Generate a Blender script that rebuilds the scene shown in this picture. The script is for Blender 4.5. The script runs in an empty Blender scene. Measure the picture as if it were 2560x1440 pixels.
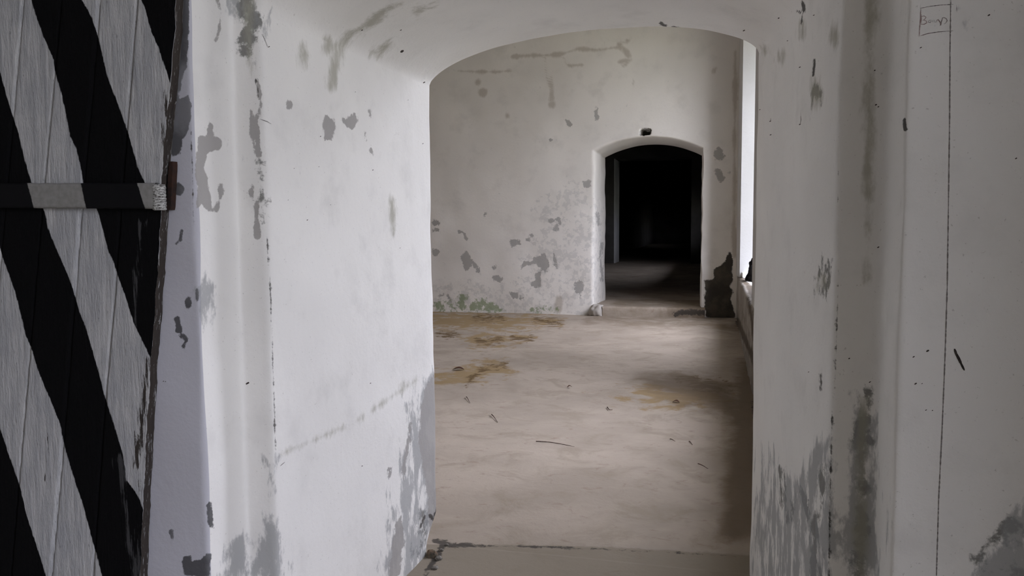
import bpy, bmesh, math, random
import numpy as np
from mathutils import Matrix, Vector, noise as mnoise
random.seed(7)
S = bpy.context.scene
COL = S.collection
# ------------------------------------------------------------------ camera
F = 2000.0; VPX = 1790.0; HOR = 566.0; ROLL = math.radians(0.35); EYE = 1.5
_a = math.atan((VPX-1280)/F); _p = math.atan((720-HOR)/F)
FW = np.array([-math.sin(_a)*math.cos(_p), math.cos(_a)*math.cos(_p), -math.sin(_p)])
_r = np.array([math.cos(_a), math.sin(_a), 0.0]); _u = np.cross(_r, FW)
RT = _r*math.cos(ROLL)-_u*math.sin(ROLL); UP = _u*math.cos(ROLL)+_r*math.sin(ROLL)
cam = bpy.data.cameras.new('camera'); camo = bpy.data.objects.new('camera', cam); COL.objects.link(camo)
cam.sensor_width = 36; cam.sensor_fit = 'HORIZONTAL'; cam.lens = 36*F/2560
cam.clip_start = 0.05; cam.clip_end = 300
M = Matrix.Identity(4)
for i in range(3):
    M[i][0] = RT[i]; M[i][1] = UP[i]; M[i][2] = -FW[i]
M[2][3] = EYE
camo.matrix_world = M
S.camera = camo
# ------------------------------------------------------------------ sky, daylight, exposure
S.view_settings.view_transform = 'Standard'; S.view_settings.look = 'None'
S.view_settings.gamma = 1.0; S.view_settings.exposure = 0.0; S.view_settings.use_curve_mapping = False
SKY = 21.0
W = bpy.data.worlds.new('overcast_sky'); S.world = W; W.use_nodes = True
nt = W.node_tree; nt.nodes.clear()
tc = nt.nodes.new('ShaderNodeTexCoord'); sx = nt.nodes.new('ShaderNodeSeparateXYZ')
cr = nt.nodes.new('ShaderNodeValToRGB'); bg = nt.nodes.new('ShaderNodeBackground'); ow = nt.nodes.new('ShaderNodeOutputWorld')
nt.links.new(tc.outputs['Generated'], sx.inputs[0]); nt.links.new(sx.outputs['Z'], cr.inputs[0])
cr.color_ramp.elements[0].position = 0.0; cr.color_ramp.elements[0].color = (0.30, 0.305, 0.35, 1)
cr.color_ramp.elements[1].position = 0.6; cr.color_ramp.elements[1].color = (0.85, 0.865, 1.0, 1)
nt.links.new(cr.outputs[0], bg.inputs[0]); bg.inputs[1].default_value = SKY; nt.links.new(bg.outputs[0], ow.inputs[0])
S.cycles.max_bounces = 10; S.cycles.diffuse_bounces = 8
S.cycles.use_denoising = True
S.cycles.sample_clamp_indirect = 6.0

def portal(name, loc, size, direction):
    l = bpy.data.lights.new(name, 'AREA'); l.shape = 'RECTANGLE'; l.size, l.size_y = size
    l.cycles.is_portal = True
    o = bpy.data.objects.new(name, l); COL.objects.link(o)
    o.location = loc; o.rotation_euler = Vector(direction).to_track_quat('-Z', 'Y').to_euler()
# ------------------------------------------------------------------ pixel <-> point
def ray(x, y): return FW + RT*(x-1280)/F + UP*(720-y)/F
def atY(x, y, Y):
    d = ray(x, y); return d*(Y/d[1]) + np.array([0, 0, EYE])
def atZ(x, y, z):
    d = ray(x, y); return d*((z-EYE)/d[2]) + np.array([0, 0, EYE])
def atX(x, y, X):
    d = ray(x, y); return d*(X/d[0]) + np.array([0, 0, EYE])
def proj(P):
    q = P-np.array([0, 0, EYE]); z = q@FW; z = np.where(z < 0.05, 0.05, z)
    return np.stack([1280+F*(q@RT)/z, 720-F*(q@UP)/z], 1)

# ------------------------------------------------------------------ mark shapes, distances in the plane of the marks
def sd_poly(P, poly):
    poly = np.array(poly, float); n = len(poly)
    d = np.full(len(P), 1e18); s = np.ones(len(P))
    for i in range(n):
        a = poly[i]; b = poly[i-1]; e = b-a; w = P-a
        t = np.clip((w@e)/max(e@e, 1e-9), 0, 1); q = w-t[:, None]*e
        d = np.minimum(d, (q**2).sum(1))
        c1 = P[:, 1] >= a[1]; c2 = P[:, 1] < b[1]; c3 = e[0]*w[:, 1] > e[1]*w[:, 0]
        flip = (c1 & c2 & c3) | (~c1 & ~c2 & ~c3)
        s = np.where(flip, -s, s)
    return -s*np.sqrt(d)
def sd_line(P, pts, r):
    pts = np.array(pts, float); d = np.full(len(P), 1e18)
    rr = np.linspace(r[0], r[1], len(pts)) if isinstance(r, tuple) else np.full(len(pts), float(r))
    out = np.full(len(P), -1e9)
    for i in range(len(pts)-1):
        a, b = pts[i], pts[i+1]; e = b-a; w = P-a
        t = np.clip((w@e)/max(e@e, 1e-9), 0, 1); q = w-t[:, None]*e
        out = np.maximum(out, rr[i]+(rr[i+1]-rr[i])*t-np.sqrt((q**2).sum(1)))
    return out
def sd_ell(P, cx, cy, rx, ry):
    k = np.sqrt(((P[:, 0]-cx)/rx)**2+((P[:, 1]-cy)/ry)**2)
    return (1-k)*min(rx, ry)
def field(P, shapes):
    v = np.full(len(P), -60.0)
    for s in shapes:
        if s[0] == 'p': f = sd_poly(P, s[1])
        elif s[0] == 'l': f = sd_line(P, s[1], s[2])
        else: f = sd_ell(P, *s[1:5])
        v = np.maximum(v, f)
    return np.clip(v, -60, 60)

# ------------------------------------------------------------------ materials
def nodes(name):
    m = bpy.data.materials.new(name); m.use_nodes = True; t = m.node_tree; t.nodes.clear()
    o = t.nodes.new('ShaderNodeOutputMaterial'); b = t.nodes.new('ShaderNodeBsdfPrincipled')
    t.links.new(b.outputs[0], o.inputs[0]); b.inputs['Roughness'].default_value = 0.85
    b.inputs['Specular IOR Level'].default_value = 0.2
    return m, t, b
def tex_co(t, scale=(1, 1, 1)):
    c = t.nodes.new('ShaderNodeTexCoord'); mp = t.nodes.new('ShaderNodeMapping'); mp.inputs['Scale'].default_value = scale
    t.links.new(c.outputs['Object'], mp.inputs[0]); return mp.outputs[0]
def noi(t, co, scale, detail=4, rough=0.55, dist=0):
    n = t.nodes.new('ShaderNodeTexNoise'); n.inputs['Scale'].default_value = scale; n.inputs['Detail'].default_value = detail
    n.inputs['Roughness'].default_value = rough; n.inputs['Distortion'].default_value = dist
    t.links.new(co, n.inputs['Vector']); return n.outputs[0]
def mth(t, op, a, b=None, c=None):
    n = t.nodes.new('ShaderNodeMath'); n.operation = op
    for i, v in enumerate((a, b, c)):
        if v is None: continue
        if isinstance(v, (int, float)): n.inputs[i].default_value = v
        else: t.links.new(v, n.inputs[i])
    return n.outputs[0]
def mapr(t, v, a, b, c=0.0, d=1.0, smooth=True):
    n = t.nodes.new('ShaderNodeMapRange'); n.clamp = True
    if smooth: n.interpolation_type = 'SMOOTHSTEP'
    t.links.new(v, n.inputs[0])
    for i, x in enumerate((a, b, c, d)): n.inputs[i+1].default_value = x
    return n.outputs[0]
def mix(t, f, a, b):
    n = t.nodes.new('ShaderNodeMix'); n.data_type = 'RGBA'
    if isinstance(f, (int, float)): n.inputs[0].default_value = f
    else: t.links.new(f, n.inputs[0])
    for s, v in ((6, a), (7, b)):
        if isinstance(v, tuple): n.inputs[s].default_value = (*v, 1)
        else: t.links.new(v, n.inputs[s])
    return n.outputs[2]
def attr(t, name):
    n = t.nodes.new('ShaderNodeAttribute'); n.attribute_name = name; return n.outputs['Fac']
def bump(t, b, h, strength, dist, prev=None):
    n = t.nodes.new('ShaderNodeBump'); n.inputs['Strength'].default_value = strength; n.inputs['Distance'].default_value = dist
    t.links.new(h, n.inputs['Height'])
    if prev is not None: t.links.new(prev, n.inputs['Normal'])
    t.links.new(n.outputs[0], b.inputs['Normal']); return n.outputs[0]

def plaster(name, base, base2, peel=(0.33, 0.32, 0.30), stain=(0.30, 0.28, 0.22), layers=(), nscale=1.0, peel_w=2.0, peel_amp=10.0, mott=0.5):
    """limewash over old render; layers = (attribute, colour, edge width, noise amplitude, noise scale, opacity)"""
    m, t, b = nodes(name); co = tex_co(t)
    big = noi(t, co, 1.1*nscale, 3); med = noi(t, co, 5*nscale, 5, 0.6); fine = noi(t, co, 45*nscale, 6, 0.65)
    c = mix(t, mapr(t, big, 0.35, 0.68), base, base2)
    dk = tuple(x*0.86 for x in base2)
    c = mix(t, mth(t, 'MULTIPLY', mapr(t, med, 0.5, 0.75), mott), c, dk)
    spk = noi(t, co, 120*nscale, 2)
    c = mix(t, mth(t, 'MULTIPLY', mapr(t, spk, 0.68, 0.76), 0.35), c, (0.3, 0.28, 0.25))
    h = mth(t, 'ADD', mth(t, 'MULTIPLY', med, 0.6), mth(t, 'MULTIPLY', fine, 0.25))
    for (an, colr, w, amp, ns, op) in layers:
        cc = tex_co(t, (1, 1, 0.45)) if an in ('streak', 'stain') else co
        nn = noi(t, cc, ns, 6, 0.68)
        f = mth(t, 'ADD', attr(t, an), mth(t, 'MULTIPLY', mth(t, 'SUBTRACT', nn, 0.5), amp*2.2))
        f = mapr(t, f, -w, w)
        if an == 'peel':
            h = mth(t, 'SUBTRACT', h, mth(t, 'MULTIPLY', f, 0.5))
            colr = mix(t, med, colr, tuple(x*0.8 for x in colr))
        if an in ('dark', 'bare'): colr = mix(t, mapr(t, med, 0.42, 0.62), tuple(x*0.6 for x in colr), tuple(x*1.7 for x in colr))
        c = mix(t, mth(t, 'MULTIPLY', f, op), c, colr)
    t.links.new(c, b.inputs['Base Color'])
    bump(t, b, h, 0.35, 0.02)
    b.inputs['Roughness'].default_value = 0.9
    return m

# ------------------------------------------------------------------ mesh helpers
def raw_mesh(name, co, quads, mat, parent=None, attrs=None, smooth=True):
    me = bpy.data.meshes.new(name)
    me.vertices.add(len(co)); me.vertices.foreach_set('co', np.asarray(co, np.float32).ravel())
    q = np.asarray(quads, np.int32); n = len(q)
    me.loops.add(n*4); me.loops.foreach_set('vertex_index', q.ravel())
    me.polygons.add(n); me.polygons.foreach_set('loop_start', np.arange(n, dtype=np.int32)*4)
    me.polygons.foreach_set('loop_total', np.full(n, 4, np.int32))
    me.polygons.foreach_set('use_smooth', np.full(n, smooth, bool))
    me.update(calc_edges=True); me.validate()
    if attrs:
        for k, v in attrs.items():
            a = me.attributes.new(k, 'FLOAT', 'POINT'); a.data.foreach_set('value', np.asarray(v, np.float32))
    me.materials.append(mat)
    o = bpy.data.objects.new(name, me); COL.objects.link(o); o.parent = parent
    return o
def grid_quads(nu, nv, flip=False):
    i, j = np.meshgrid(np.arange(nu-1), np.arange(nv-1), indexing='ij')
    a = (i*nv+j).ravel(); q = np.stack([a, a+nv, a+nv+1, a+1], 1)
    return q[:, ::-1] if flip else q
def nfield(co, scale, seed=0.0, octaves=2):
    out = np.empty(len(co))
    for k, p in enumerate(co):
        v = Vector((p[0]*scale+seed, p[1]*scale+seed*1.7, p[2]*scale))
        s = mnoise.noise(v)
        if octaves > 1: s += 0.45*mnoise.noise(v*2.3)
        out[k] = s
    return out
def structure(o): o['kind'] = 'structure'; return o
def tag(o, label, cat, group=None, kind=None):
    o['label'] = label; o['category'] = cat
    if group: o['group'] = group
    if kind: o['kind'] = kind
    return o
def boxes(name, bs, mat, parent=None, bevel=0.0):
    bm = bmesh.new()
    for (x0, x1, y0, y1, z0, z1) in bs:
        v = [bm.verts.new(p) for p in ((x0, y0, z0), (x1, y0, z0), (x1, y1, z0), (x0, y1, z0), (x0, y0, z1), (x1, y0, z1), (x1, y1, z1), (x0, y1, z1))]
        for f in ((0, 3, 2, 1), (4, 5, 6, 7), (0, 1, 5, 4), (1, 2, 6, 5), (2, 3, 7, 6), (3, 0, 4, 7)): bm.faces.new([v[i] for i in f])
    if bevel: bmesh.ops.bevel(bm, geom=bm.edges[:], offset=bevel, segments=2, affect='EDGES', profile=0.6)
    me = bpy.data.meshes.new(name); bm.to_mesh(me); bm.free(); me.materials.append(mat)
    o = bpy.data.objects.new(name, me); COL.objects.link(o); o.parent = parent
    return o
def arch_curve(xl, zl, xr, zr, crown, n_j, n_a, zb=0.0, k=0.62):
    """points up the left jamb, over a three-centred arch and down the right jamb"""
    p = [(xl, zb+(zl-zb)*i/n_j) for i in range(n_j)]
    for i in range(n_a+1):
        t = i/n_a; x = xl+(xr-xl)*t; s = 1-abs(2*t-1)**2.1
        z = zl+(zr-zl)*t + (crown-(zl+zr)/2)*(s**k if s > 0 else 0)
        p.append((x, z))
    p += [(xr, zr-(zr-zb)*(i+1)/n_j) for i in range(n_j)]
    return np.array(p)

# ================================================================== MATERIALS
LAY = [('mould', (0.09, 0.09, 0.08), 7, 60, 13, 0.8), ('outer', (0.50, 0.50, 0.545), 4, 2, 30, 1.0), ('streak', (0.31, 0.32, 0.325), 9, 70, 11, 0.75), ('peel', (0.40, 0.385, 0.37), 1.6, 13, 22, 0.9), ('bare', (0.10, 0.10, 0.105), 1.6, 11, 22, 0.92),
       ('stain', (0.36, 0.35, 0.28), 12, 40, 11, 0.75), ('dark', (0.05, 0.045, 0.04), 1.5, 7, 40, 0.9)]
m_front = plaster('limewashed_plaster', (0.87, 0.86, 0.83), (0.80, 0.79, 0.765), layers=LAY)
m_far = plaster('aged_limewash', (0.78, 0.75, 0.705), (0.70, 0.672, 0.63), nscale=0.6, layers=[
    ('mottle', (0.42, 0.42, 0.41), 5, 70, 10, 0.36), ('peel', (0.38, 0.37, 0.35), 1.4, 13, 11, 0.85),
    ('stain', (0.36, 0.31, 0.25), 4, 12, 4, 0.55), ('moss', (0.16, 0.22, 0.08), 4, 30, 14, 0.7),
    ('dark', (0.045, 0.038, 0.028), 2.0, 12, 5, 0.96)])
m_ledge = plaster('ledge_plaster', (0.36, 0.33, 0.295), (0.26, 0.235, 0.205), layers=[
    ('brown', (0.085, 0.065, 0.045), 3, 10, 6, 0.95), ('white', (0.85, 0.84, 0.82), 1.5, 6, 9, 1.0)], mott=0.8)
m_room = plaster('room_plaster', (0.66, 0.63, 0.59), (0.58, 0.55, 0.51))
m_reveal = plaster('white_reveal_plaster', (0.82, 0.82, 0.81), (0.78, 0.78, 0.77), mott=0.2)
m_niche = plaster('niche_plaster', (0.60, 0.60, 0.59), (0.56, 0.56, 0.55), mott=0.2)
m_hid = plaster('dulled_plaster', (0.50, 0.47, 0.43), (0.42, 0.39, 0.355))  # unseen room walls, tone lowered to cut bounce light
m_grime = plaster('dark_anteroom_plaster', (0.26, 0.245, 0.225), (0.20, 0.19, 0.175))  # unseen anteroom walls, darkened to keep bounce light low
m_dim = plaster('dim_room_plaster', (0.10, 0.095, 0.09), (0.075, 0.07, 0.065))  # walls beyond darkened in colour so those rooms stay black

def floor_mat():
    m, t, b = nodes('worn_concrete'); co = tex_co(t); cs = tex_co(t, (1, 1.6, 1))
    big = noi(t, co, 0.9, 5, 0.6, 0.4); med = noi(t, co, 3.2, 7, 0.65, 0.6); fine = noi(t, co, 28, 6, 0.7)
    c = mix(t, mapr(t, big, 0.36, 0.64), (0.45, 0.385, 0.32), (0.37, 0.315, 0.26))
    c = mix(t, mth(t, 'MULTIPLY', mapr(t, med, 0.48, 0.66), 0.6), c, (0.31, 0.26, 0.20))
    c = mix(t, mth(t, 'MULTIPLY', mapr(t, noi(t, cs, 7, 6, 0.7, 1.0), 0.57, 0.68), 0.5), c, (0.27, 0.20, 0.155))
    c = mix(t, mth(t, 'MULTIPLY', mapr(t, fine, 0.60, 0.72), 0.45), c, (0.28, 0.24, 0.20))
    for an, colr, w, amp, ns, op in (('ochre', (0.31, 0.215, 0.10), 9, 90, 4.0, 0.85), ('rust', (0.13, 0.08, 0.032), 6, 60, 6.5, 0.92),
                                     ('damp_shade', (0.17, 0.125, 0.08), 22, 60, 2.0, 0.8), ('passage', (0.25, 0.215, 0.165), 3, 10, 9, 0.72), ('dark', (0.05, 0.045, 0.04), 2, 16, 16, 0.85)):
        f = mth(t, 'ADD', attr(t, an), mth(t, 'MULTIPLY', mth(t, 'SUBTRACT', noi(t, co, ns, 7, 0.7, 0.5), 0.5), amp*1.6))
        c = mix(t, mth(t, 'MULTIPLY', mapr(t, f, -w, w), op), c, colr)
    t.links.new(c, b.inputs['Base Color'])
    bump(t, b, mth(t, 'ADD', med, mth(t, 'MULTIPLY', fine, 0.3)), 0.45, 0.015)
    b.inputs['Roughness'].default_value = 0.8
    return m
m_floor = floor_mat()

def simple(name, a, b_, scale=8, rough=0.8, stretch=(1, 1, 1), bs=0.3, metal=0.0):
    m, t, b = nodes(name); co = tex_co(t, stretch); n = noi(t, co, scale, 6, 0.65)
    t.links.new(mix(t, mapr(t, n, 0.35, 0.65), a, b_), b.inputs['Base Color']); bump(t, b, n, bs, 0.01)
    b.inputs['Roughness'].default_value = rough; b.inputs['Metallic'].default_value = metal
    return m
m_rust = simple('rusty_iron', (0.045, 0.022, 0.015), (0.02, 0.015, 0.014), 40, 0.7)
m_ground = simple('outdoor_ground', (0.22, 0.24, 0.16), (0.30, 0.28, 0.22), 2)
m_cloth = simple('black_cloth', (0.008, 0.008, 0.012), (0.02, 0.018, 0.018), 20, 0.95)
m_twig = simple('dry_twig', (0.10, 0.055, 0.04), (0.05, 0.03, 0.025), 60)
m_leaf = simple('dead_leaf', (0.11, 0.05, 0.03), (0.05, 0.03, 0.02), 60)
m_debris = simple('broken_render', (0.20, 0.13, 0.085), (0.10, 0.09, 0.07), 25)
m_mortar = simple('crumbled_mortar', (0.30, 0.28, 0.25), (0.12, 0.11, 0.095), 35)
m_pencil = simple('graphite_mark', (0.17, 0.155, 0.15), (0.28, 0.26, 0.25), 300, 0.9)
m_pencil_red = simple('reddish_pencil_mark', (0.26, 0.17, 0.16), (0.34, 0.26, 0.25), 300, 0.9)
m_chip = simple('deep_chip', (0.035, 0.028, 0.025), (0.06, 0.05, 0.045), 90)
m_oldwood = simple('weathered_frame_wood', (0.25, 0.24, 0.22), (0.16, 0.15, 0.14), 14, 0.8, (1, 1, 0.1))

# ================================================================== FRONT WALL WITH THE ARCHED PASSAGE
YF, YM, YN, YO = 3.485, 2.55, 2.159, 1.96      # room face, soffit crease, rebate face, outer face
NJ, NA = 300, 190
TOP_V, TOP_R = 4.85, 5.3
ring = {
 'far':  arch_curve(-1.262, 2.137, 0.160, 2.198, 2.335, NJ, NA),
 'mid':  arch_curve(-1.296, 2.137, 0.245, 2.155, 2.330, NJ, NA),
 'near': arch_curve(-1.312, 2.139, 0.292, 2.150, 2.430, NJ, NA),
 'reb':  arch_curve(-1.411, 2.210, 0.402, 2.230, 2.560, NJ, NA),
}
def outer_rect(c, xl, xr, zt):
    """where the radial row of each opening sample ends on the wall's own border"""
    out = c.copy(); n = len(c)
    mid_x = (c[0, 0]+c[-1, 0])/2
    for i in range(n):
        if i < NJ: out[i] = (xl, c[i, 1]*zt/c[NJ, 1])
        elif i > NJ+NA: out[i] = (xr, c[i, 1]*zt/c[NJ+NA, 1])
        else:
            t = (i-NJ)/NA; out[i] = (xl+(xr-xl)*t, zt)
    return out
o_v = outer_rect(ring['reb'], -3.0, 1.9, TOP_V)
o_r = outer_rect(ring['far'], -6.5, 0.36, TOP_R)
def P3(c, Y): return np.stack([c[:, 0], np.full(len(c), Y), c[:, 1]], 1)
keys = [P3(o_v, YO), P3(ring['reb'], YO), P3(ring['reb'], YN), P3(ring['near'], YN), P3(ring['mid'], YM), P3(ring['far'], YF), P3(o_r, YF)]
# horizontal rows on the two flat faces: the rows near the opening stay level
def flat_rows(inner, outer, dists):
    rows = []
    for d in dists:
        rows.append((d, inner*(1)+0)); 
    return rows
segs = []
def lerp_rows(a, b, n, end=False, power=1.0):
    ts = (np.arange(n+(1 if end else 0))/n)**power
    return [a+(b-a)*t for t in ts]
rows = []
# outer face, dense near the opening; rows kept level up to 0.95 m away from it
lvl = keys[1].copy(); lvl[:NJ, 0] = -2.2; lvl[NJ+NA+1:, 0] = 1.35
for i in range(NJ, NJ+NA+1):
    t = (i-NJ)/NA; lvl[i] = (-2.2+(1.35+2.2)*t, YO, lvl[i, 2]+0.35)
rows += lerp_rows(keys[0], lvl, 4)
rows += lerp_rows(lvl, keys[1], 110)
rows += lerp_rows(keys[1], keys[2], 26)
rows += lerp_rows(keys[2], keys[3], 14)
rows += lerp_rows(keys[3], keys[4], 50)
rows += lerp_rows(keys[4], keys[5], 110)
rows += lerp_rows(keys[5], keys[6], 40, True, 2.0)
R = np.array(rows)                                    # (profile, path, 3)
idx_c = [4+110, 4+136, 4+150, 4+200, 4+310]
# round the arrises and hollows along the profile
base = R.copy()
for it in range(26):
    sm = R.copy(); sm[1:-1] = 0.25*R[:-2]+0.5*R[1:-1]+0.25*R[2:]
    w = np.zeros(len(R))
    spread = {0: (1, 3, 2), 1: (1, 11, 24), 2: (1, 5, 4), 3: (1, 9, 10), 4: (1, 5, 6)}
    for k, c in enumerate(idx_c):
        amt, half, its = spread[k]
        if it < its: w[max(1, c-half):c+half+1] = amt
    wl = w.copy()
    if it >= 4: wl[idx_c[1]-16:idx_c[1]+16] = 0
    W2 = np.where(R[..., 0] < -0.55, wl[:, None], w[:, None])
    R = R+(sm-R)*W2[..., None]
# chipped foot of the far left corner
far = idx_c[4]
zz = R[..., 2]; yy = R[..., 1]; xx = R[..., 0]
k = np.clip(1-zz/0.16, 0, 1)*np.clip(1-(YF-yy)/0.14, 0, 1)*(xx < -1.0)*(yy > 3.2)*(xx > -1.45)
R[..., 0] -= 0.055*k; R[..., 1] -= 0.03*k
nu, nv = R.shape[:2]
co = R.reshape(-1, 3)
# lumpy hand-laid plaster
du = np.gradient(R, axis=0); dv = np.gradient(R, axis=1)
nor = np.cross(du.reshape(-1, 3), dv.reshape(-1, 3)); nor /= (np.linalg.norm(nor, axis=1)[:, None]+1e-9)
lump = nfield(co, 2.3, 3.1)*0.008 + nfield(co, 9.0, 8.1, 1)*0.0022
co = co+nor*lump[:, None]
co[co[:, 2] < 0.006, 2] = -0.1
px = proj(co)
vis = (co[:, 1] < 3.52)
def att(shapes, ok=None):
    v = np.full(len(px), -60.0); sel = (vis if ok is None else vis & ok) & (px[:, 0] > -100) & (px[:, 0] < 2700) & (px[:, 1] > -150) & (px[:, 1] < 1600)
    v[sel] = field(px[sel], shapes); return v
def cap(v, c): return np.minimum(v, c)
left_outer = (co[:, 1] < 1.975)
peel = [
 ('p', [(815,287),(838,300),(841,318),(833,330),(831,350),(815,353),(811,332),(806,318)]),
 ('p', [(850,291),(865,298),(885,284),(897,300),(891,318),(878,324),(862,314)]),
 ('e', 725, 261, 8, 10),
 ('p', [(520,305),(531,310),(536,335),(532,350),(518,345)]),
 ('p', [(495,343),(508,340),(540,343),(554,350),(552,373),(536,375),(516,388),(512,420),(522,470),(528,520),(520,530),(505,512),(492,522),(488,420),(489,395)]),
 ('l', [(550,465),(552,490),(540,525)], 6),
 ('l', [(545,0),(551,30),(549,70),(543,100)], 3),
 ('l', [(642,195),(648,240),(652,262),(640,300),(643,350),(646,385)], (3, 8)),
 ('l', [(628,270),(630,340),(640,380)], 5),
 ('e', 628, 484, 8, 15), ('l', [(641,505),(640,540),(645,590)], (5, 9)),
 ('l', [(655,540),(661,560)], 4),
 ('p', [(1064,965),(1088,930),(1100,1000),(1100,1240),(1075,1340),(1070,1250),(1060,1180),(1045,1100),(1050,1030)]),
 ('p', [(975,1400),(990,1310),(1002,1290),(1010,1340),(1000,1440),(975,1440)]),
 ('l', [(1026,1060),(1020,1110),(1010,1160),(1008,1200)], 4),
 ('l', [(975,1170),(972,1200)], 3),
 ('l', [(927,375),(932,386)], 2), ('l', [(912,332),(911,352)], 2), ('l', [(920,270),(926,292)], 1.5),
 ('e', 992, 332, 4, 5),
]
bare = [
 # outer face left: scraped render
 ('p', [(424,205),(446,232),(449,248),(470,238),(480,262),(476,300),(466,335),(455,352),(452,384),(426,394),(414,300)]),
 ('e', 447, 474, 12, 15), ('l', [(455,578),(450,598),(441,610)], 5),
 ('e', 470, 758, 9, 17), ('l', [(443,795),(447,825)], 6), ('l', [(455,842),(466,850),(458,868)], 6),
 ('l', [(428,1330),(431,1350)], 5),
 ('p', [(458,1390),(478,1385),(480,1405),(500,1400),(515,1380),(530,1385),(525,1440),(458,1440)]),
 ('l', [(522,1260),(527,1315)], 5), ('l', [(492,725),(492,752)], 4),
('p', [(436,-20),(474,-20),(473,60),(468,150),(450,236),(424,210)]),
]
mould = [('l', [(602,0),(625,50),(612,120)], 16), ('l', [(635,0),(642,90)], 6), ('p', [(2440,1400),(2490,1330),(2560,1235),(2570,1440),(2430,1440)]),
 ('l', [(2150,1060),(2155,1200),(2150,1440)], 9), ('l', [(2175,980),(2172,1100)], 5), ('l', [(2060,1160),(2040,1300),(2035,1440)], 4), ('l', [(2000,1220),(2028,1300),(2050,1440)], 4), ('l', [(1955,1180),(1970,1300)], 3), ('e', 2058, 700, 14, 30),
 ('l', [(1060,1290),(1085,1250),(1095,1200)], 6), ('l', [(650,380),(655,560)], 2), ('l', [(1040,1380),(1060,1300)], 5), ('e', 2045, 235, 6, 12)]
streak = [
 ('p', [(1030,1010),(1100,900),(1100,1440),(1040,1440),(965,1440),(985,1320),(1000,1240),(1015,1150)]),
 ('p', [(575,1390),(600,1345),(625,1400),(700,1405),(720,1440),(570,1440)]),
 ('p', [(500,730),(522,728),(512,800),(500,835)]),
 ('p', [(1900,1250),(1925,1130),(1960,1240),(2010,1180),(2030,1130),(2075,1100),(2078,1440),(1890,1440)]),
 ('p', [(2130,1060),(2190,1050),(2190,1440),(2120,1440)]),
 ('l', [(602,10),(628,60),(615,140),(640,160)], (24, 8)), ('l', [(625,0),(640,60)], 14),
 ('l', [(2135,1000),(2150,1100)], 14),
 ('p', [(2440,1400),(2500,1330),(2560,1240),(2560,1440),(2430,1440)]),
 ('l', [(662,1150),(690,1440)], 6),
 ('e', 1088, 1210, 14, 60),
]
stain = [
 ('l', [(822,118),(848,116),(872,92),(905,72),(930,52),(962,26),(1010,0)], (14, 6)),
 ('l', [(848,118),(838,165),(830,215)], (14, 4)), ('l', [(812,95),(850,118)], 5),
 ('l', [(938,132),(952,126),(976,114)], (6, 3)), ('e', 759, 138, 8, 16),
 ('l', [(1090,3),(1050,20),(1040,28)], 4),
 ('e', 2044, 232, 11, 24), ('l', [(2004,60),(2006,92)], 6), ('l', [(1952,135),(1950,150)], 4), ('l', [(1908,120),(1913,130)], 3),
 ('l', [(2176,0),(2172,300),(2166,700)], (16, 3)), ('l', [(2158,1000),(2150,1440)], 10),
 ('l', [(2060,690),(2058,715)], 7), ('e', 2085, 85, 8, 14), ('l', [(622,0),(620,110),(628,190)], (14, 6)),
 ('l', [(978,505),(985,585)], 3), ('l', [(715,1130),(880,1060),(1040,950)], 0.01),
]
dark = [
 ('l', [(2006,0),(2010,28)], 4), ('l', [(1994,28),(2002,32)], 2.5), ('l', [(2005,40),(2004,60)], 2),
 ('l', [(2037,148),(2035,170),(2033,188)], (2, 4)), ('l', [(2052,935),(2052,975)], 3), ('l', [(2260,300),(2263,322)], 5),
 ('l', [(2096,420),(2095,600),(2093,760)], 0.3), ('l', [(2093,760),(2085,960),(2080,1100),(2076,1250),(2074,1440)], 2.2),
 ('l', [(1652,58),(1664,66)], 4), ('l', [(1682,69),(1702,73)], 4), ('l', [(1740,82),(1765,90),(1778,93)], 3), ('l', [(1780,97),(1810,106)], 3),
 ('l', [(1076,1290),(1085,1300),(1095,1270)], 4), ('l', [(1050,1320),(1062,1290)], 3),

 ('l', [(657,470),(662,560),(668,600)], 0.2), ('l', [(668,600),(676,720),(682,900),(690,1140)], 0.8), ('l', [(640,198),(650,266)], 1),
 
 ('l', [(478,330),(482,480),(486,560)], 0.6),
]
right_jamb = co[:, 0] > 0.0
w1 = structure(raw_mesh('wall_front', co, grid_quads(nu, nv), m_front, attrs={
    'outer': np.where(((R[..., 1] < YO+0.012) & (R[..., 0] < 0)).reshape(-1), 20.0, -20.0),  # left outer face only: its dimmer shade put into a grey-lavender tint
    'mould': cap(att(mould), 2.5), 'bare': att(bare), 'peel': att(peel), 'streak': cap(att(streak)*0.6, 5), 'stain': cap(att(stain), 7), 'dark': att(dark)}))

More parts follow.
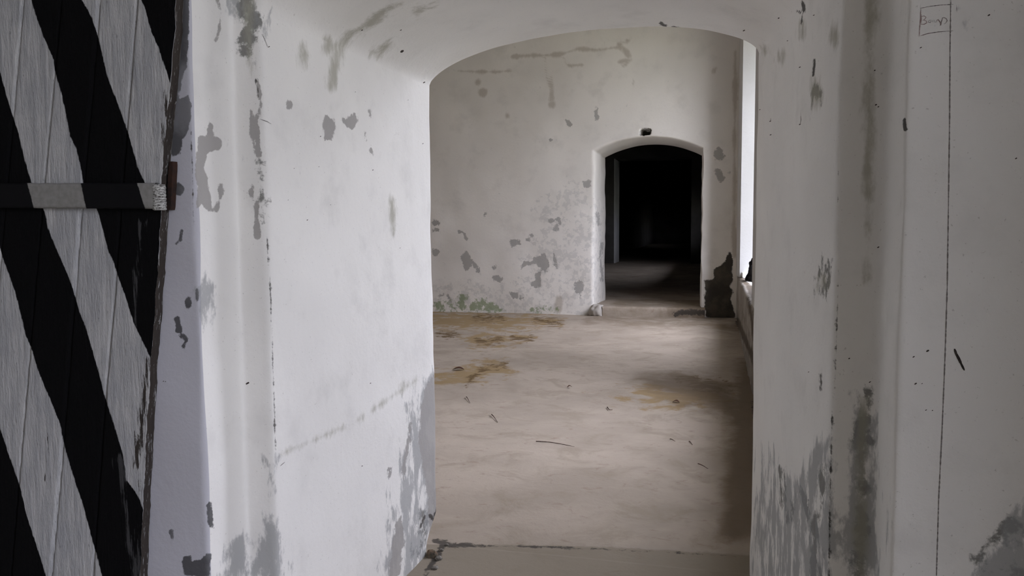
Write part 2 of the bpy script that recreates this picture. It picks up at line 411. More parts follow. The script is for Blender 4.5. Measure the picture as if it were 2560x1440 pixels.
# pencil marks, chips and specks: thin marks lying on the plaster
def surf(o):
    dg = None
    from mathutils.bvhtree import BVHTree
    me = o.data; vs = [v.co for v in me.vertices]; fs = [tuple(p.vertices) for p in me.polygons]
    return BVHTree.FromPolygons(vs, fs)
BV = surf(w1)
def hit(bv, x, y):
    d = Vector(ray(x, y)).normalized(); loc, n, i, dist = bv.ray_cast(Vector((0, 0, EYE)), d)
    if loc is None: return None
    if n.dot(d) > 0: n = -n
    return loc+n*0.0006, n
def ribbon(name, strokes, mat, parent, bv, jitter=0.25):
    """flat strokes laid on a surface; strokes = (points in the photo, width in pixels)"""
    V = []; Q = []
    for pts, wd in strokes:
        pts = np.array(pts, float); dense = [pts[0]]
        for a, b in zip(pts[:-1], pts[1:]):
            n = max(1, int(np.hypot(*(b-a))/4))
            dense += [a+(b-a)*(i+1)/n for i in range(n)]
        dense = np.array(dense)
        tg = np.gradient(dense, axis=0); tg /= np.linalg.norm(tg, axis=1)[:, None]+1e-9
        nn = np.stack([-tg[:, 1], tg[:, 0]], 1)
        last = None
        for i, (p, n2) in enumerate(zip(dense, nn)):
            h = wd*0.5*(1+random.uniform(-jitter, jitter))
            e = min(i, len(dense)-1-i); h *= min(1, 0.4+0.3*e)
            A = hit(bv, *(p+n2*h)); B = hit(bv, *(p-n2*h))
            if A is None or B is None or (A[0]-B[0]).length > 0.03*max(1, wd): last = None; continue
            V += [A[0], B[0]]; k = len(V)-2
            if last is not None: Q.append((last, last+1, k+1, k))
            last = k
    if not Q: return None
    return raw_mesh(name, [tuple(v) for v in V], Q, mat, parent)
ribbon('pencil_line', [([(2377,0),(2375,120),(2374,300),(2371,520),(2368,720),(2363,880),(2355,1080),(2347,1240),(2341,1440)], 2.6)], m_pencil, w1, BV, 0.5)
ribbon('pencil_line', [([(2300,21),(2325,16),(2350,13),(2383,11)], 2.0), ([(2300,90),(2320,84),(2345,80),(2383,77)], 1.6), ([(2391,12),(2392,30)], 1.2)], m_pencil, w1, BV, 0.5)
ribbon('red_pencil_line', [([(2302,22),(2301,50),(2299,70),(2298,91)], 2.0), ([(2300,90),(2318,84),(2330,82)], 1.8)], m_pencil_red, w1, BV, 0.4)
ribbon('red_handwriting', [([(2303,60),(2303,46),(2303,36)], 1.8), ([(2302,42),(2310,40),(2315,43),(2312,48),(2306,52)], 1.7),
    ([(2308,50),(2316,53),(2317,57),(2310,61),(2301,61)], 1.8), ([(2341,52),(2345,49),(2349,54),(2352,58),(2351,63)], 2.6)], m_pencil_red, w1, BV, 0.3)
ribbon('handwriting', [([(2326,50),(2322,52),(2321,56),(2325,57),(2328,53),(2326,50)], 1.4), ([(2329,50),(2334,56)], 1.4), ([(2334,50),(2330,56)], 1.4),
    ([(2336,50),(2337,56),(2341,55),(2342,50)], 1.4), ([(2352,64),(2354,54),(2356,45),(2360,44),(2366,47),(2368,52),(2364,58),(2360,60)], 1.7), ([(2356,45),(2352,56),(2350,65)], 1.6)], m_pencil, w1, BV, 0.3)
ribbon('splinter_gouge', [([(2386,872),(2390,884),(2397,897),(2404,912),(2411,926)], 6.5)], m_chip, w1, BV)
sp = [(2302,119,5),(2319,877,7),(2284,892,5),(2289,959,6),(2305,959,3),(2315,1025,4),(2331,1026,3),(2472,38,6),(2190,262,5),(2187,176,4),(2196,267,4),(2196,618,5),(2175,955,5),
      (2000,311,4),(1926,303,4),(1927,337,4),(2022,930,3),(1947,45,4),(1969,102,3),(1900,274,3),(2035,38,4),(2000,168,4),(1860,76,5),(2540,396,5),(2123,896,4),
      (1005,128,8),(1060,206,5),(905,75,4),(1002,75,4),(801,341,3),(735,421,2),(797,417,2),(932,425,3),(672,117,4),(619,958,8),(409,953,3),(414,954,3),(1057,359,3),(768,550,3),(926,958,3),
      (1020,250,2),(888,230,2),(720,500,2),(826,512,2),(905,1165,3),(1000,620,2)]
ribbon('small_chips', [([(x-r*0.5, y+r*0.3),(x, y),(x+r*0.5, y-r*0.25)], r*0.9) for x, y, r in sp], m_chip, w1, BV)
ribbon('hairline_scratches', [([(650,298),(668,304),(678,310)], 1.6), ([(655,85),(662,100),(669,118)], 1.2), ([(655,411),(665,415)], 1.5), ([(2002,290),(2003,300),(2000,311)], 1.2), ([(700,1165),(712,1155)], 2), ([(1927,296),(1927,304)], 2)], m_pencil, w1, BV)

# ================================================================== FAR WALL
YB, YB2 = 13.468, 14.75
DZ = 0.15
NJ2, NA2 = 110, 90
dl = atY(1487, 378, YB); drr = atY(1757, 372, YB)
ringF = arch_curve(dl[0], dl[2], drr[0], drr[2], 2.955, NJ2, NA2, k=1.0)
ringB = arch_curve(dl[0]+0.03, dl[2]-0.02, drr[0]-0.02, drr[2]-0.03, 2.935, NJ2, NA2, k=1.0)
def outer2(c, xl, xr, zt):
    out = c.copy()
    for i in range(len(c)):
        if i < NJ2: out[i] = (xl, c[i, 1]*zt/c[NJ2, 1])
        elif i > NJ2+NA2: out[i] = (xr, c[i, 1]*zt/c[NJ2+NA2, 1])
        else: out[i] = (xl+(xr-xl)*(i-NJ2)/NA2, zt)
    return out
oF = outer2(ringF, -6.5, 0.36, TOP_R)
rws = lerp_rows(P3(oF, YB), P3(ringF, YB), 230) + lerp_rows(P3(ringF, YB), P3(ringB, YB2), 24) + lerp_rows(P3(ringB, YB2), P3(outer2(ringB, -4.6, 0.45, 4.6), YB2), 8, True)
R = np.array(rws)
for it in range(5):
    sm = R.copy(); sm[1:-1] = 0.25*R[:-2]+0.5*R[1:-1]+0.25*R[2:]
    w = np.zeros(len(R)); w[227:234] = 1; w[252:257] = 1
    R = R+(sm-R)*w[:, None, None]
nu, nv = R.shape[:2]; co = R.reshape(-1, 3).copy()
co[:, 1] += nfield(co, 1.3, 5.2)*0.02*(co[:, 1] < YB+0.05)
co[:, 0] += nfield(co, 2.5, 9.2)*0.02*(co[:, 1] > YB-0.03)*(co[:, 1] < YB2-0.1)
co[co[:, 2] < 0.006, 2] = -0.1
px = proj(co)
# broken vent hole above the doorway
hole = (sd_poly(px, [(1602,322),(1612,320),(1625,323),(1625,336),(1614,337),(1609,339),(1601,337)]) > 0) & (co[:, 1] < YB+0.1) & (co[:, 1] > YB-0.1)
co[hole, 1] += 0.35
vis = co[:, 1] < YB2-0.3
farpeel = [
 ('p', [(1080,548),(1098,552),(1102,557),(1095,562),(1088,567),(1080,566)]), ('e', 1090, 575, 6, 5), ('e', 1088, 631, 8, 9),
 ('l', [(1148,579),(1158,584),(1165,598)], (4, 3)),
 ('p', [(1165,627),(1175,640),(1181,650),(1194,662),(1200,682),(1190,679),(1180,660),(1170,676),(1163,678),(1155,660),(1152,640)]),
 ('e', 1284, 607, 15, 8), ('e', 1319, 598, 6, 3), ('e', 1328, 589, 4, 4), ('e', 1212, 537, 4, 4),
 ('p', [(1300,664),(1310,655),(1330,651),(1345,640),(1362,634),(1371,650),(1371,676),(1362,682),(1352,671),(1340,663),(1320,661),(1313,670),(1303,672)]),
 ('p', [(1338,684),(1352,680),(1351,705),(1352,718),(1335,720),(1320,708),(1335,704)]),
 ('p', [(1230,689),(1245,688),(1258,699),(1247,706),(1237,699)]), ('e', 1234, 666, 5, 5),
 ('p', [(1383,630),(1388,640),(1388,650),(1396,658),(1392,670),(1385,664)]),
 ('e', 1447, 718, 11, 15), ('l', [(1450,730),(1452,745)], 3), ('p', [(1452,453),(1462,455),(1475,449),(1474,468),(1468,476),(1460,468)]), ('e', 1473, 434, 3, 3),
 ('l', [(1375,553),(1395,548),(1400,560)], 4), ('e', 1390, 570, 7, 8), ('l', [(1280,735),(1300,745)], 6),
 ('e', 1797, 385, 12, 16), ('l', [(1795,425),(1802,450)], 8), ('l', [(1095,742),(1115,736),(1128,756)], 2),
 ('l', [(1492,535),(1498,560)], 4), ('l', [(1506,700),(1500,640),(1506,610)], 3),
 ('l', [(1418,300),(1426,312)], 5), ('e', 1490, 290, 5, 14), ('e', 1375, 350, 4, 4), ('e', 1822, 430, 3, 3),
]
moss = [('e', 1098, 765, 10, 9), ('e', 1130, 768, 10, 6), ('l', [(1157,745),(1155,770)], 9), ('l', [(1178,768),(1210,758),(1238,775)], 8), ('e', 1118, 756, 5, 4), ('l', [(1100,776),(1250,778)], 3), ('l', [(1330,775),(1390,772)], 3)]
fst = [('l', [(1278,142),(1330,138),(1375,138),(1410,134),(1445,122),(1500,125),(1545,118),(1570,100)], 3.5), ('l', [(1240,180),(1275,177)], 3), ('l', [(1145,178),(1240,180)], 2),
       ('l', [(1360,140),(1365,190),(1378,225)], (3, 1)), ('l', [(1380,190),(1378,250)], (1, 5)), ('l', [(1410,145),(1420,165),(1455,162)], 2.5), ('e', 1193, 207, 6, 7), ('e', 1268, 290, 6, 7), ('e', 1380, 262, 8, 9),
       ('l', [(1548,110),(1562,128),(1572,140)], 6), ('l', [(1548,155),(1575,150),(1560,165)], 5), ('e', 1583, 205, 3, 9), ('e', 1205, 232, 12, 10),
       ('l', [(1838,130),(1836,400),(1836,640)], 4), ('l', [(1100,780),(1300,782),(1480,790)], 3), ('l', [(1785,180),(1790,170)], 4), ('l', [(1395,770),(1400,750)], 10)]
fdark = [('p', [(1602,322),(1612,320),(1625,323),(1625,336),(1614,337),(1609,339),(1601,337)]), ('p', [(1812,650),(1824,632),(1833,640),(1833,700),(1828,715),(1833,730),(1826,745),(1840,790),(1840,800),(1762,795),(1762,700),(1784,694),(1785,672),(1795,665)])]  # first shape paints the vent recess black, standing in for shade
mott = [('p', [(1370,520),(1430,480),(1490,520),(1495,780),(1200,780),(1090,770),(1090,745),(1300,740),(1350,640)]), ('p', [(1092,775),(1092,730),(1300,735),(1490,700),(1490,790)])]
w2 = structure(raw_mesh('wall_back', co, grid_quads(nu, nv), m_far, attrs={'peel': att(farpeel), 'moss': att(moss), 'stain': cap(att(fst), 4), 'dark': att(fdark), 'mottle': cap(att(mott)*0.5, -4)}))

# step and raised floor in the far doorway
def slab_grid(name, x0, x1, y0, y1, z, nx, ny, mat, attrs_fn=None, amp=0.004, sc=1.5, parent=None):
    X, Y = np.meshgrid(np.linspace(x0, x1, nx), np.linspace(y0, y1, ny), indexing='ij')
    c = np.stack([X.ravel(), Y.ravel(), np.full(X.size, z)], 1)
    c[:, 2] += nfield(c, sc, 4.4)*amp
    return raw_mesh(name, c, grid_quads(nx, ny), mat, parent, attrs_fn(c) if attrs_fn else None), c
ochre = [
 ('p', [(1080,785),(1180,782),(1260,788),(1330,794),(1400,800),(1405,808),(1340,812),(1290,818),(1200,822),(1080,818)]),
 ('p', [(1150,842),(1230,838),(1300,840),(1340,848),(1270,856),(1230,866),(1180,862)]),
 ('p', [(1080,936),(1150,926),(1170,916),(1195,910),(1230,905),(1268,908),(1280,930),(1240,940),(1190,950),(1150,958),(1080,944)]),
 ('e', 1690, 990, 110, 22),
]
rust = [('l', [(1340,799),(1372,803),(1398,808)], 4), ('l', [(1100,834),(1142,836)], 3), ('l', [(1200,850),(1222,856),(1250,845)], 5), ('l', [(1280,846),(1328,844)], 3), ('l', [(1190,796),(1250,794)], 4),
        ('l', [(1172,955),(1200,925),(1262,912)], 3), ('e', 1765, 965, 42, 12), ('l', [(1700,945),(1790,960)], 6)]
damp_shade = [('p', [(1590,945),(1640,930),(1720,935),(1800,945),(1840,975),(1850,1010),(1890,1040),(1900,1100),(1830,1050),(1740,1010),(1650,985)]),
        ('l', [(1470,800),(1600,803),(1760,806),(1840,820)], 5), ('p', [(1850,900),(1900,900),(1900,1340),(1800,1340),(1815,1200),(1825,1080)])]  # last polygon paints the floor shadow beside the ledge into the colour
fdk = [('l', [(1085,1352),(1130,1362),(1180,1364)], 5), ('l', [(1180,1364),(1400,1368),(1890,1392)], 0.5), ('l', [(1062,1440),(1098,1380),(1110,1356)], 7),
       ('l', [(1880,1005),(1893,1080)], 3), ('l', [(1842,805),(1860,850),(1893,935)], 3)]
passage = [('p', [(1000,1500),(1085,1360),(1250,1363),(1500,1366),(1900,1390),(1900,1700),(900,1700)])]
def floor_attrs(c):
    p = proj(c); ok = (c[:, 1] > 1.0) & (c[:, 1] < 14)
    def A(sh):
        v = np.full(len(c), -60.0); v[ok] = field(p[ok], sh); return v
    return {'ochre': A(ochre), 'rust': A(rust), 'damp_shade': A(damp_shade), 'dark': A(fdk), 'passage': np.where(c[:, 1] < YF-0.02, np.maximum(A(passage), 12), A(passage))}
def merge_floor():
    xs = np.concatenate([np.linspace(-6.6, -5.2, 6), np.linspace(-5.1, 0.5, 260), np.linspace(0.6, 2.0, 8)])
    ys = np.concatenate([np.linspace(-4.3, 2.9, 36), np.linspace(2.92, 6.0, 200), np.linspace(6.03, 14.8, 270)])
    X, Y = np.meshgrid(xs, ys, indexing='ij'); c = np.stack([X.ravel(), Y.ravel(), np.zeros(X.size)], 1)
    c[:, 2] = nfield(c, 1.3, 4.4)*0.009+nfield(c, 5.0, 1.4)*0.0022
    c[:, 2] -= 0.012*(c[:, 1] > YF+0.01)
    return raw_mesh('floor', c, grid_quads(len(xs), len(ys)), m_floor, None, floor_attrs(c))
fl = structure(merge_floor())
def zero_attrs(c):
    return {}
def step_attrs(c):
    p = proj(c)
    return {'ochre': np.full(len(c), -60.0), 'rust': np.full(len(c), -60.0), 'passage': np.full(len(c), -2.0),
            'damp_shade': field(p, [('l', [(1560,742),(1640,735),(1740,750)], 22), ('e', 1740, 775, 60, 30)]), 'dark': field(p, [('l', [(1690,784),(1720,780),(1765,782)], 7), ('l', [(1640,716),(1665,720)], 4)])}  # strokes at the right end paint the shadow blob on the step
m_step = m_floor
# step: rounded front edge profile swept across the doorway
sx0, sx1 = atY(1524, 770, YB-0.1)[0], dl[0]+1.79
prof = [(YB-0.14, -0.02), (YB-0.14, DZ-0.035), (YB-0.13, DZ-0.012), (YB-0.11, DZ), (YB+0.3, DZ), (YB+0.8, DZ), (YB2+0.05, DZ)]
pr = []
for a, b in zip(prof[:-1], prof[1:]):
    n = max(1, int(np.hypot(b[0]-a[0], b[1]-a[1])/0.03)); pr += [(a[0]+(b[0]-a[0])*i/n, a[1]+(b[1]-a[1])*i/n) for i in range(n)]
pr.append(prof[-1]); pr = np.array(pr)
xs = np.linspace(-2.04, -0.16, 64)
c = np.array([[x, y, z] for x in xs for y, z in pr]); c[:, 1] += nfield(c, 3, 1.2)*0.012; c[:, 2] += nfield(c, 4, 6.2)*0.006
c[:, 0] = np.where(c[:, 1] < YB-0.02, np.maximum(c[:, 0], sx0-0.12), c[:, 0])
step = structure(raw_mesh('trim_1', c, grid_quads(len(xs), len(pr), True), m_floor, None, step_attrs(c)))

# lump of old limewash at the left foot of the far doorway
bm = bmesh.new(); bmesh.ops.create_icosphere(bm, subdivisions=4, radius=1.0)
for v in bm.verts:
    n = 1+mnoise.noise(v.co*1.7+Vector((4, 2, 1)))*0.3+mnoise.noise(v.co*5)*0.08
    v.co = Vector((v.co.x*0.14*n, v.co.y*0.15*n, max(v.co.z, -0.3)*0.15*n))
me = bpy.data.meshes.new('plaster_lump'); bm.to_mesh(me); bm.free()
for f_ in me.polygons: f_.use_smooth = True
me.materials.append(m_hid); lu = bpy.data.objects.new('plaster_lump', me); COL.objects.link(lu); lu.parent = w2; lu.location = (-1.93, YB-0.03, 0.03)

# ================================================================== ROOM SHELL
ROOF = TOP_R
structure(boxes('wall_left', [(-6.7, -6.5, 3.3, YB+0.2, 0, ROOF)], m_hid))
structure(boxes('ceiling', [(-6.7, 2.0, 3.3, YB+0.3, ROOF, ROOF+0.2)], m_hid))
# right wall: low ledge, far pier, pier between the windows, near pier, band above
XR = 0.335
LZ = 0.715
WT = 1.45   # outer face of the thick right wall
WIN = [(8.35, 12.6), (3.9, 6.9)]
WZ1 = 4.35
WOUT = [(10.3, 12.25), (5.0, 6.4)]      # narrower outer openings: the reveals are splayed
def prisms(name, ps, mat, parent=None):
    bm = bmesh.new()
    for plan, z0, z1 in ps:
        lo = [bm.verts.new((x, y, z0)) for x, y in plan]; hi = [bm.verts.new((x, y, z1)) for x, y in plan]; n = len(plan)
        bm.faces.new(lo[::-1]); bm.faces.new(hi)
        for k in range(n): bm.faces.new((lo[k], lo[(k+1) % n], hi[(k+1) % n], hi[k]))
    bmesh.ops.recalc_face_normals(bm, faces=bm.faces[:])
    me = bpy.data.meshes.new(name); bm.to_mesh(me); bm.free(); me.materials.append(mat)
    o = bpy.data.objects.new(name, me); COL.objects.link(o); o.parent = parent
    return o
structure(prisms('wall_right', [
    ([(XR-0.02, YB+0.25), (XR+0.02, WIN[0][1]), (WT, WOUT[0][1]), (WT, YB+0.25)], LZ-0.02, ROOF),
    ([(XR+0.02, WIN[0][0]), (XR+0.02, WIN[1][1]), (WT, WOUT[1][1]), (WT, WOUT[0][0])], LZ-0.02, ROOF),
    ([(XR+0.02, WIN[1][0]), (XR+0.02, 3.3), (WT, 3.3), (WT, WOUT[1][0])], LZ-0.02, ROOF),
    ([(XR+0.02, WIN[0][1]), (XR+0.02, WIN[0][0]), (WT, WOUT[0][0]), (WT, WOUT[0][1])], WZ1, ROOF),
    ([(XR+0.02, WIN[1][1]), (XR+0.02, WIN[1][0]), (WT, WOUT[1][0]), (WT, WOUT[1][1])], WZ1, ROOF)], m_niche))
# ledge under the windows with its crumbling white edge
pf = [(XR, -0.02), (XR, LZ-0.03), (XR+0.012, LZ-0.008), (XR+0.03, LZ), (XR+0.45, LZ+0.01), (WT, LZ+0.02), (WT, -0.02)]
pr = []
for i, (a, b) in enumerate(zip(pf[:-1], pf[1:])):
    st = 0.02 if i < 4 else 0.2
    n = max(1, int(np.hypot(b[0]-a[0], b[1]-a[1])/st)); pr += [(a[0]+(b[0]-a[0])*k/n, a[1]+(b[1]-a[1])*k/n) for k in range(n)]
pr.append(pf[-1]); pr = np.array(pr)
ys = np.linspace(3.4, YB+0.05, 330)
c = np.array([[x, y, z] for y in ys for x, z in pr])
n1 = nfield(c, 2.6, 2.2)
c[:, 0] += n1*0.012*(c[:, 0] < XR+0.1); c[:, 2] += n1*0.012*(c[:, 2] > LZ-0.05)
p = proj(c)
white = field(p, [('p', [(1840,681),(1900,681),(1900,722),(1880,712),(1868,704),(1862,694),(1845,690)])])
white = np.where(c[:, 0] > XR+0.02, np.maximum(white, np.where(c[:, 0] > XR+0.16, 20, -60)), white)
brown = field(p, [('p', [(1842,690),(1862,696),(1870,708),(1900,726),(1900,800),(1878,745),(1862,712),(1850,700)]), ('l', [(1843,800),(1860,840),(1895,930)], 6), ('l', [(1870,745),(1878,790),(1885,850)], 4)])
brown = np.maximum(brown, np.where(c[:, 2] < 0.45, -2.0, -4.0))
structure(raw_mesh('trim_2', c, grid_quads(len(ys), len(pr), True), m_ledge, None, {'white': white, 'brown': brown}))
# raised inner sill of the far window
structure(boxes('trim_3', [(XR+0.05, WT, 12.3, 12.62, LZ, LZ+0.075)], m_reveal, bevel=0.015))
# weathered frames set in the outer side of both windows
for k, (y0, y1) in enumerate(WOUT):
    w = 0.055; e = structure(bpy.data.objects.new('window_%d' % (k+1), None)); COL.objects.link(e); e.location = (WT-0.12, y0, LZ)
    L = y1-y0; Hh = WZ1-LZ
    fr = boxes('frame', [(0, 0.06, 0, w, 0, Hh), (0, 0.06, L-w, L, 0, Hh), (0, 0.06, w, L-w, 0, w), (0, 0.06, w, L-w, Hh-w, Hh), (0.005, 0.055, L/2-w/2, L/2+w/2, w, Hh-w), (0.01, 0.05, w, L-w, Hh*0.62, Hh*0.62+0.05)], m_oldwood, e)
    portal('daylight_portal', (WT+0.05, (y0+y1)/2, (LZ+WZ1)/2), (Hh, L), (-1, 0, 0)) if False else None
    l = bpy.data.lights.new('window_portal', 'AREA'); l.shape = 'RECTANGLE'; l.size = Hh; l.size_y = L; l.cycles.is_portal = True
    lo = bpy.data.objects.new('window_portal', l); COL.objects.link(lo)
    lo.matrix_world = Matrix(((0, 0, 1, WT+0.02), (0, 1, 0, (y0+y1)/2), (-1, 0, 0, (LZ+WZ1)/2), (0, 0, 0, 1)))

# ================================================================== ANTEROOM AROUND THE CAMERA
VX = 1.9; VT = 5.1
EY0, EY1, EZ0, EZ1 = -4.0, 0.38, 0.35, 4.6  # unseen embrasure, depth and opening shaped to light the left reveal, spare the right
AH = 4.85
structure(boxes('wall_anteroom_left', [(-3.2, -3.0, -4.4, 2.1, 0, AH)], m_grime))
structure(boxes('wall_anteroom_back', [(-3.2, VT, -4.4, -4.2, 0, AH)], m_grime))
structure(boxes('ceiling_anteroom', [(-3.2, VT, -4.4, 1.9, AH, AH+0.2), (-3.2, VT, 1.9, 3.4, AH, AH+0.2)], m_grime))
structure(boxes('wall_anteroom_right', [(VX, VT, -4.4, EY0, 0, AH), (VX, VT, EY1, 3.3, 0, AH), (VX, VT, EY0, EY1, 0, EZ0), (VX, VT, EY0, EY1, EZ1, AH)], m_grime))
l = bpy.data.lights.new('unseen_embrasure_portal', 'AREA'); l.shape = 'RECTANGLE'; l.size = EZ1-EZ0; l.size_y = EY1-EY0; l.cycles.is_portal = True
lo = bpy.data.objects.new('unseen_embrasure_portal', l); COL.objects.link(lo)
lo.matrix_world = Matrix(((0, 0, 1, VT+0.02), (0, 1, 0, (EY0+EY1)/2), (-1, 0, 0, (EZ0+EZ1)/2), (0, 0, 0, 1)))

# ================================================================== DARK ROOMS BEYOND THE FAR DOORWAY
Y3 = 29.0
c2x0, c2x1 = -4.6, 0.45
def back_floor_attrs(c):
    n = len(c); lo_ = np.full(n, -60.0); return {'ochre': lo_, 'rust': lo_, 'passage': lo_, 'damp_shade': np.full(n, -14.0), 'dark': lo_}
f2, _ = slab_grid('floor_beyond', -4.8, 2.0, YB2-0.02, 62, DZ-0.004, 40, 200, m_floor, back_floor_attrs)
structure(f2)
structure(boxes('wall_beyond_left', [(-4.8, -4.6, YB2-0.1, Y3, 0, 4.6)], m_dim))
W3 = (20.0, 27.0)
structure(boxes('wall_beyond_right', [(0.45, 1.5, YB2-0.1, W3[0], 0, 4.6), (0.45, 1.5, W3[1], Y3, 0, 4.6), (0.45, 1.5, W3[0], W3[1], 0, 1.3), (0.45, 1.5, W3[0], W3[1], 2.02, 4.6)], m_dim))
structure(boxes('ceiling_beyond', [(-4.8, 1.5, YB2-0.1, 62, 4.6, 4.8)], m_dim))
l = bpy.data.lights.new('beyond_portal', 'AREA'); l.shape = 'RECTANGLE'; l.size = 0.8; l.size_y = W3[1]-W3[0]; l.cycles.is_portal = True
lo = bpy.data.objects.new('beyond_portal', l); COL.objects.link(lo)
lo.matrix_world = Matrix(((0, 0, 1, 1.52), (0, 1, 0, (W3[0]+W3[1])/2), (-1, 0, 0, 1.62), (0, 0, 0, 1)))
# next partition with its own doorway (pale sheet paints the light on its reveal)
dx0 = atY(1535, 600, Y3)[0]; dx1 = atY(1727, 600, Y3)[0]; m_strip = plaster('lit_reveal_plaster', (0.6, 0.6, 0.6), (0.5, 0.5, 0.5))
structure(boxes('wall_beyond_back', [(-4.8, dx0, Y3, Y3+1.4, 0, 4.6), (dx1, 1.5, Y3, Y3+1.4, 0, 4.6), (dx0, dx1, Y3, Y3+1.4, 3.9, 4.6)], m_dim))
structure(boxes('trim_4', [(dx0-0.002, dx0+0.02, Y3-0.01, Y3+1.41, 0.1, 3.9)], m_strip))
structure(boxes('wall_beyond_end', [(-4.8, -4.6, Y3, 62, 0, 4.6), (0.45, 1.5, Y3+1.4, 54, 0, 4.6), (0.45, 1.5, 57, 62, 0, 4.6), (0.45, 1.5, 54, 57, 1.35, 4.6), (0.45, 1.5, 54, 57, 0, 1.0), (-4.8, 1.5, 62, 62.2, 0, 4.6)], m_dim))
structure(boxes('ground', [(-40, 40, -40, 90, -0.6, -0.35)], m_ground))

# ================================================================== STRIPED PLANK DOOR
YD = 1.922; TH = 0.032
def door_mat():
    m, t, b = nodes('painted_planks'); co = tex_co(t, (1, 1, 0.10)); cf = tex_co(t, (1, 1, 0.25)); cc = tex_co(t)
    g1 = noi(t, co, 60, 6, 0.7); g2 = noi(t, cf, 150, 4, 0.7); med = noi(t, cc, 7, 5, 0.6)
    c = mix(t, mapr(t, g1, 0.3, 0.7), (0.52, 0.52, 0.52), (0.35, 0.355, 0.365))
    c = mix(t, mth(t, 'MULTIPLY', mapr(t, med, 0.45, 0.7), 0.5), c, (0.33, 0.34, 0.36))
    c = mix(t, mth(t, 'MULTIPLY', mapr(t, g2, 0.62, 0.72), 0.6), c, (0.10, 0.10, 0.10))
    blk = mapr(t, mth(t, 'ADD', attr(t, 'black'), mth(t, 'MULTIPLY', mth(t, 'SUBTRACT', g2, 0.5), 7)), -1.2, 1.2)
    wear = mapr(t, mth(t, 'ADD', attr(t, 'worn'), mth(t, 'MULTIPLY', mth(t, 'SUBTRACT', noi(t, co, 110, 7, 0.75), 0.5), 85)), -3, 3)
    wc = mix(t, noi(t, co, 40, 3), (0.035, 0.03, 0.028), (0.06, 0.05, 0.042))
    c = mix(t, wear, c, wc)
    bc = mix(t, mapr(t, mth(t, 'ADD', mth(t, 'MULTIPLY', attr(t, 'scuff'), 0.012), g1), 0.78, 0.86), (0.0035, 0.0035, 0.004), (0.05, 0.05, 0.052))
    c = mix(t, blk, c, bc)
    t.links.new(c, b.inputs['Base Color']); bump(t, b, mth(t, 'ADD', g1, mth(t, 'MULTIPLY', g2, 0.7)), 0.7, 0.008)
    t.links.new(mapr(t, blk, 0, 1, 0.75, 0.9), b.inputs['Roughness']); b.inputs['Specular IOR Level'].default_value = 0.1
    return m
m_door = door_mat()
door = structure(bpy.data.objects.new('door_1', None)); COL.objects.link(door)
edge_px = [(441,-40),(440,0),(426,215),(413,330),(404,420),(402,520),(393,700),(378,880),(368,1050),(358,1240),(350,1440),(346,1560)]
seam = {'D': [(345,-40),(316,320),(287,720),(262,1000),(235,1390),(222,1560)], 'C': [(249,-40),(242,75),(202,525),(187,720),(157,1100),(127,1440),(116,1560)],
        'B': [(158,-40),(137,185),(112,452),(77,860),(47,1210),(28,1440),(17,1560)], 'A': [(60,-40),(32,277),(8,550),(-22,900),(-70,1560)]}
def zline(pts):
    q = np.array([atY(x, y, YD) for x, y in pts]); o_ = np.argsort(q[:, 2]); return q[o_, 2], q[o_, 0]
EZ, EX = zline(edge_px)
lines = [zline(seam[k]) for k in 'DCBA']
zs = np.linspace(0.06, 2.35, 460)
def xe(z, L):
    zz_, xx_ = L; sl0 = (xx_[1]-xx_[0])/(zz_[1]-zz_[0])*0+0.065; 
    return np.where(z < zz_[0], xx_[0]+(z-zz_[0])*0.045, np.where(z > zz_[-1], xx_[-1]+(z-zz_[-1])*0.06, np.interp(z, zz_, xx_)))
s = np.concatenate([[0, 0.0012], np.linspace(0.004, 1.10, 260)])                      # distance from the hinge side
seamd = []
X = np.array([xe(zs, (EZ, EX))-d for d in s]); Zg = np.tile(zs, (len(s), 1))
# ragged edge
_rag = np.array([mnoise.noise(Vector((0, 3, z*14)))*0.005+mnoise.noise(Vector((0, 9, z*60)))*0.002 for z in zs])
X += _rag[None, :]*np.clip(1-s/0.05, 0, 1)[:, None]
Yg = np.full_like(X, YD-0.0)
mind = np.full_like(X, 1.0)
allseams = [xe(zs, L) for L in lines]
for k_ in (1, 2, 3): allseams.append(allseams[3]-0.112*k_)
for L in allseams: mind = np.minimum(mind, np.abs(X-L[None, :]))
Yg += 0.010*np.clip(1-mind/0.005, 0, 1)
pid = np.zeros_like(X)
for L in allseams: pid += (X < L[None, :])
Yg += np.sin(pid*2.3)*0.0025
front = np.stack([X, Yg, Zg], -1)
back = front.copy(); back[..., 1] = YD+TH
c = np.concatenate([front[:1]*0+np.stack([X[:1], np.full_like(X[:1], YD+TH), Zg[:1]], -1), np.stack([X[:1]+0.0006, np.full_like(X[:1], YD+0.0015), Zg[:1]], -1), front, np.stack([X[-1:], np.full_like(X[-1:], YD+TH), Zg[-1:]], -1)])
nu, nv = c.shape[:2]; c = c.reshape(-1, 3); p = proj(c)
